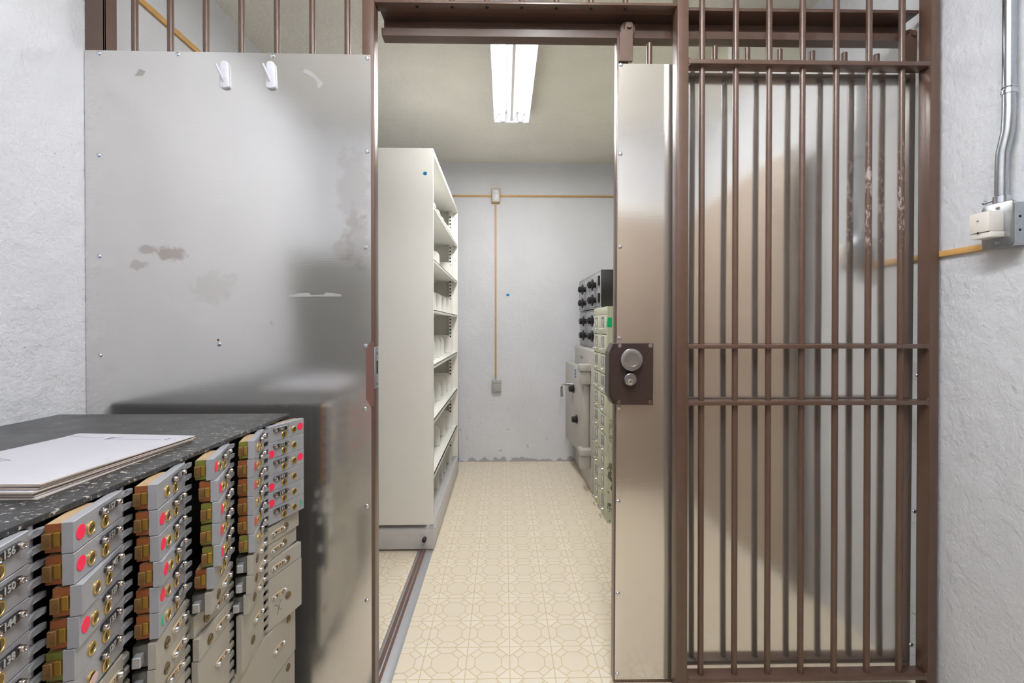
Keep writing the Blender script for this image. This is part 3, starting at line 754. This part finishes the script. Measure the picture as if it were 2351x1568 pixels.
# ---------------------------------------------------------------- raceways and boxes
o = tag(obj('cable_raceway', B().box(-1.405, 1.15, YB - .012, YB, 2.567, 2.583, .002), 'wood', origin=(0, YB, 2.575)), 'thin tan wiring strip running level across the top of the back wall', 'wiring strip')
o = tag(obj('cable_raceway', B().box(ux(1138, YB) - .008, ux(1138, YB) + .008, YB - .012, YB, .81, 2.52, .002), 'wood', origin=(-.08, YB, .81)), 'thin tan wiring strip dropping down the back wall to the grey socket box', 'wiring strip')
o = tag(obj('cable_raceway', B().box(XL, XL + .013, 1.70, YB - .013, 2.565, 2.588, .002), 'wood', origin=(XL, 3.0, 2.575)), 'tan wiring strip along the left wall seen through the upper bars', 'wiring strip')
o = tag(obj('cable_raceway', B().box(XR - .013, XR, 1.385, 2.28, 1.560, 1.580, .002), 'wood', origin=(XR, 1.6, 1.57)), 'tan wiring strip on the right wall beside the metal junction box', 'wiring strip')
jx = ux(1138.5, YB)
jb = thing('junction_box', 'small wiring box with clear cover where the tan strips meet on the back wall', 'junction box', (jx, YB, 2.575))
obj('box_body', B().box(jx - .042, jx + .042, YB - .030, YB - .0122, 2.505, 2.643, .004), 'wood', jb)
obj('cover', B().box(jx - .034, jx + .034, YB - .040, YB - .030, 2.513, 2.635, .004), 'white', jb)
for z in (2.54, 2.608): obj('screw', B().lathe([(.006, 0), (.004, .003), (0, .0035)], (jx, YB - .040, z), (0, -1, 0), 12), 'zinc', jb)
sx_, sz_ = ux(1140, YB), vz(884, YB)
ob_ = thing('socket_box', 'grey plastic wall box at the foot of the vertical tan strip', 'socket box', (sx_, YB, sz_))
obj('box_body', B().box(sx_ - .046, sx_ + .046, YB - .035, YB, sz_ - .062, sz_ + .052, .006), 'greybox', ob_)
obj('cover_seam', B().box(sx_ - .047, sx_ + .047, YB - .0358, YB - .034, sz_ + .020, sz_ + .022), 'dark', ob_)
obj('lid_screw', B().lathe([(.007, 0), (.005, .002), (0, .002)], (sx_ - .003, YB - .035, sz_ + .036), (0, -1, 0), 12), 'galv', ob_)
tag(obj('putty_dab', B().ball((ux(1166, YB), YB - .001, vz(677, YB)), .017, 1, .2, .8), 'blue', origin=(ux(1166, YB), YB, vz(677, YB))), 'dab of blue putty on the back wall right of the vertical strip', 'putty')
tag(obj('hanging_cord', B().tube([(-.452, YB - .02, 1.1), (-.45, YB - .015, .5), (-.445, YB - .02, .05), (-.44, YB - .06, .01)], .006, 8), 'black', origin=(-.45, YB, 0)), 'dark cord hanging in the gap between the shelving and the back wall', 'cord')
tag(obj('cord_clip', B().box(-.455, -.43, YB - .05, YB - .027, .02, .05, .004), 'blue', origin=(-.44, YB - .04, .02)), 'small blue clip at the back wall by the foot of the shelving', 'clip')

# conduit, metal box and alarm sensor on the right wall
cxp = XR - .028; r_ = .0155
cd = tag(obj('metal_conduit', B().tube([(cxp, 1.345, CEIL), (cxp, 1.345, 1.95), (cxp, 1.348, 1.90), (cxp - .004, 1.358, 1.84), (cxp - .004, 1.360, 1.78), (cxp - .004, 1.360, 1.685)], r_, 20), 'galv', origin=(cxp, 1.345, 1.7)), 'shiny metal conduit running down the right wall into the junction box', 'conduit')
b = B().lathe([(.0165, -.006), (.0185, -.005), (.0185, .005), (.0165, .006)], (cxp, 1.345, 2.015), (0, 0, 1), 24).lathe([(.0165, -.002), (.0178, 0), (.0165, .002)], (cxp, 1.345, 2.028), (0, 0, 1), 24)
b.cyl((cxp, 1.345 + .014, 2.018), (XR, 1.345 + .020, 2.018), .004)
obj('conduit_clamp', b, 'zinc', cd)
b = B().lathe([(.017, -.010), (.0195, -.009), (.0195, .012), (.017, .014)], (cxp - .004, 1.360, 1.697), (0, 0, 1), 24)
b.cyl((cxp - .012, 1.372, 1.700), (cxp - .012, 1.402, 1.700), .0035); b.cyl((cxp - .012, 1.398, 1.700), (cxp - .012, 1.404, 1.700), .0065, seg=12)
obj('conduit_connector', b, 'zinc', cd)
mb = thing('metal_junction_box', 'galvanized junction box with rounded cover at the foot of the conduit on the right wall', 'junction box', (XR, 1.352, 1.55))
bx0 = 1.478
obj('box_body', B().box(bx0 + .005, XR, 1.316, 1.388, 1.555, 1.684, .006), 'galv', mb)
pts = []
for (cy, cz, a0) in ((1.306 + .012, 1.552 + .012, 180), (1.398 - .012, 1.552 + .012, 270), (1.398 - .012, 1.688 - .012, 0), (1.306 + .012, 1.688 - .012, 90)):
    for q in range(6):
        a = R(a0 + 90 * q / 5); pts.append((bx0, cy + .012 * math.cos(a), cz + .012 * math.sin(a)))
cv = obj('cover_plate', B().prism(pts, (.006, 0, 0), .002, 2), 'galv', mb)
for z in (1.672, 1.568): obj('screw', B().lathe([(.006, 0), (.005, .002), (0, .003)], (bx0, 1.352, z), (-1, 0, 0), 14), 'zinc', mb)
for z in (1.64, 1.60): obj('knockout', B().cyl((1.505, 1.3155, z), (1.505, 1.3165, z), .004, seg=10), 'dark', mb)
al = thing('door_contact_sensor', 'ivory plastic alarm contact block mounted on the metal junction box', 'sensor', (1.46, 1.36, 1.61))
ay0, ay1 = 1.335, 1.392
obj('sensor_housing', B().box(1.432, bx0, ay0, ay1, 1.601, 1.660, .0015), 'ivory', al)
obj('sensor_cover', B().box(1.436, bx0, ay0 - .002, ay1 - .002, 1.583, 1.5995, .0015), 'ivory', al)
obj('screw', B().lathe([(.0035, 0), (.0028, .0015), (0, .002)], (1.432, 1.366, 1.636), (-1, 0, 0), 12), 'zinc', al)
obj('slot', B().box(1.4312, 1.4325, 1.364, 1.368, 1.597, 1.603), 'dark', al)

# ---------------------------------------------------------------- safe and lockers on the right
XS = .685
sf = thing('floor_safe', 'warm grey steel safe with its thick door slightly ajar, against the back wall', 'safe', (.9, 4.0, 0))
obj('body', B().box(XS, 1.14, 3.58, 4.43, .0, 1.133, .02, 3), 'safe', sf)
dd = bpy.data.objects.new('safe_door', None)
def rotbox(b, hinge, ang):
    bmesh.ops.rotate(b.bm, verts=b.bm.verts, cent=Vector(hinge), matrix=Matrix.Rotation(ang, 3, 'Z')); return b
HG = (.655, 3.66, 0); AN = R(5.5)
dr = obj('door', rotbox(B().box(.635, .683, 3.66, 4.285, .275, .985, .008, 2), HG, AN), 'safe', sf)
def onface(b): return rotbox(b, HG, AN)
fx = .635
def dial(y, z, r=.030):
    return onface(B().lathe([(0, 0), (r * 1.05, 0), (r * 1.05, .006), (r * .8, .010), (r * .8, .022), (r * .75, .024), (r * .75, .040), (r * .5, .044), (0, .044)], (fx, y, z), (-1, 0, 0), 24))
obj('combination_dial', dial(3.98, .775, .036), 'black', dr); obj('combination_dial', dial(3.87, .53, .034), 'black', dr)
b = B().cyl((fx, 4.08, .80), (fx - .06, 4.08, .80), .013); b.tube([(fx - .055, 4.08, .80), (fx - .075, 4.09, .798), (fx - .082, 4.09, .77), (fx - .080, 4.09, .69)], [.012, .012, .011, .013], 12)
obj('door_handle', onface(b), 'chrome', dr)
obj('paper_label', onface(B().box(fx - .001, fx, 3.88, 3.95, .865, .97)), 'white', dr)
obj('label_print', onface(B().box(fx - .0016, fx - .001, 3.888, 3.942, .875, .895).box(fx - .0016, fx - .001, 3.888, 3.942, .90, .925).box(fx - .0016, fx - .001, 3.888, 3.942, .93, .95)), 'bluelabel', dr)
obj('small_label', onface(B().box(fx - .001, fx, 3.86, 3.89, .955, .975)), 'ivory', dr)
for z in (.915, .245):
    hg = obj('hinge', B().box(.598, .69, 3.60, 3.72, z + .045, z + .10, .008, 2).box(.604, .685, 3.615, 3.70, z - .06, z + .045, .01, 2), 'safe', sf)
obj('maker_plate', B().box(XS - .003, XS, 3.98, 4.12, 1.035, 1.06, .002), 'satin', sf)

def locker(name, label, x, y0, y1, z0, z1, dials, mat_side):
    L = thing(name, label, 'locker', ((x + 1.14) / 2, (y0 + y1) / 2, z0), 'grey combination lockers on the safe')
    obj('body', B().box(x + .004, 1.13, y0, y1, z0, z1, .002), mat_side, L)
    ym = (y0 + y1) / 2
    for a, c in ((y0 + .004, ym - .003), (ym + .003, y1 - .004)):
        obj('locker_door', B().box(x - .004, x + .004, a, c, z0 + .012, z1 - .014, .002), 'lockergrey', L)
    obj('face_frame', B().box(x - .001, x + .004, y0, y1, z1 - .012, z1, .001).box(x - .001, x + .004, y0, y1, z0, z0 + .010, .001), 'lockergrey', L)
    for (y, z) in dials:
        c = (x - .004, y, z)
        dl = obj('combination_dial', B().lathe([(0, 0), (.022, 0), (.022, .020), (.046, .024), (.049, .028), (.044, .033), (.034, .038), (.030, .040)], c, (-1, 0, 0), 28), 'black', L)
        obj('dial_knob', B().lathe([(.030, .038), (.026, .041), (.026, .062), (.023, .064), (0, .064)], c, (-1, 0, 0), 24), 'black', dl)
        b = B()
        for q in range(14):
            a = q * 2 * math.pi / 14; b.ball((x - .004 - .037, y + .038 * math.cos(a), z + .038 * math.sin(a)), .0022, u=6, w=4)
        b.lathe([(.0225, .0645), (.0225, .0655), (.019, .0655), (.019, .0645)], c, (-1, 0, 0), 24)
        obj('dial_marks', b, 'chrome', dl)
    return L
L1 = locker('combination_locker', 'lower grey combination locker standing on the safe', .735, 3.515, 4.41, 1.137, 1.452, [(4.06, 1.360), (4.06, 1.236), (3.66, 1.360), (3.66, 1.236)], 'lockergrey')
L2 = locker('combination_locker', 'upper black-sided combination locker, on top of the other one', .725, 3.43, 4.40, 1.458, 1.742, [(4.05, 1.640), (4.05, 1.520), (3.60, 1.640), (3.60, 1.520)], 'black')
for z in (1.66, 1.53):
    hg = obj('hinge', B().box(.714, .7205, 3.445, 3.49, z - .035, z + .035, .002).cyl((.712, 3.44, z - .035), (.712, 3.44, z + .035), .008), 'black', L2)
obj('white_sticker', B().box(.7202, .7208, 4.02, 4.06, 1.685, 1.702), 'white', L2)

# card file cabinet
XF = .689; fy0, fy1 = 3.05, 3.505
cf = thing('card_file_cabinet', 'narrow pale green card file cabinet with chipped paint and chrome pulls', 'file cabinet', (.85, 3.28, 0))
obj('body', B().box(XF + .006, 1.14, fy0 + .004, fy1, .0, 1.449, .002), 'file', cf)
obj('side_panel', B().box(XF, 1.14, fy0, fy0 + .004, 0, 1.45), 'fileside', cf)
obj('face_frame', B().box(XF, XF + .006, fy0 + .004, fy1, 1.398, 1.45, .001).box(XF, XF + .006, fy0 + .004, fy1, 0, .028, .001).box(XF, XF + .006, fy0 + .004, fy0 + .024, .028, 1.398).box(XF, XF + .006, fy1 - .014, fy1, .028, 1.398).box(XF, XF + .006, 3.274, 3.284, .028, 1.398), 'file', cf)
obj('drawer_gap_shade', B().box(XF + .0052, XF + .0062, fy0 + .024, fy1 - .014, .028, 1.398), 'dark', cf)  # dark sheet behind the drawers, painted-in shade for the gaps between them
pitch = (1.398 - .028) / 10
for c, (a, e) in enumerate(((fy0 + .026, 3.270), (3.288, fy1 - .016))):
    for r in range(10):
        z1 = 1.398 - pitch * r; z0 = z1 - pitch
        d = obj('drawer', B().box(XF - .002, XF + .0050, a, e, z0 + .0025, z1 - .0025, .0015), 'file', cf)
        ym = (a + e) / 2; lz0, lz1 = z0 + .056, z1 - .014
        b = B().box(XF - .006, XF - .002, ym - .035, ym - .027, lz0, lz1).box(XF - .006, XF - .002, ym + .027, ym + .035, lz0, lz1).box(XF - .006, XF - .002, ym - .027, ym + .027, lz1 - .007, lz1).box(XF - .006, XF - .002, ym - .027, ym + .027, lz0, lz0 + .007)
        obj('label_holder', b, 'satin', d)
        obj('card', B().box(XF - .003, XF - .002, ym - .027, ym + .027, lz0 + .007, lz1 - .007), 'ivory' if (c + r) % 3 else 'paper', d)
        hz = z0 + .036
        obj('pull_handle', B().tube([(XF, ym - .036, hz), (XF - .022, ym - .036, hz - .002), (XF - .032, ym - .028, hz - .004), (XF - .034, ym, hz - .005), (XF - .032, ym + .028, hz - .004), (XF - .022, ym + .036, hz - .002), (XF, ym + .036, hz)], .0042, 10), 'chrome', d)
obj('green_tape', B().box(XF - .0008, XF, fy0 + .003, fy0 + .022, 1.31, 1.355).box(XF, XF + .03, fy0 - .0008, fy0, 1.31, 1.375), 'green', cf)
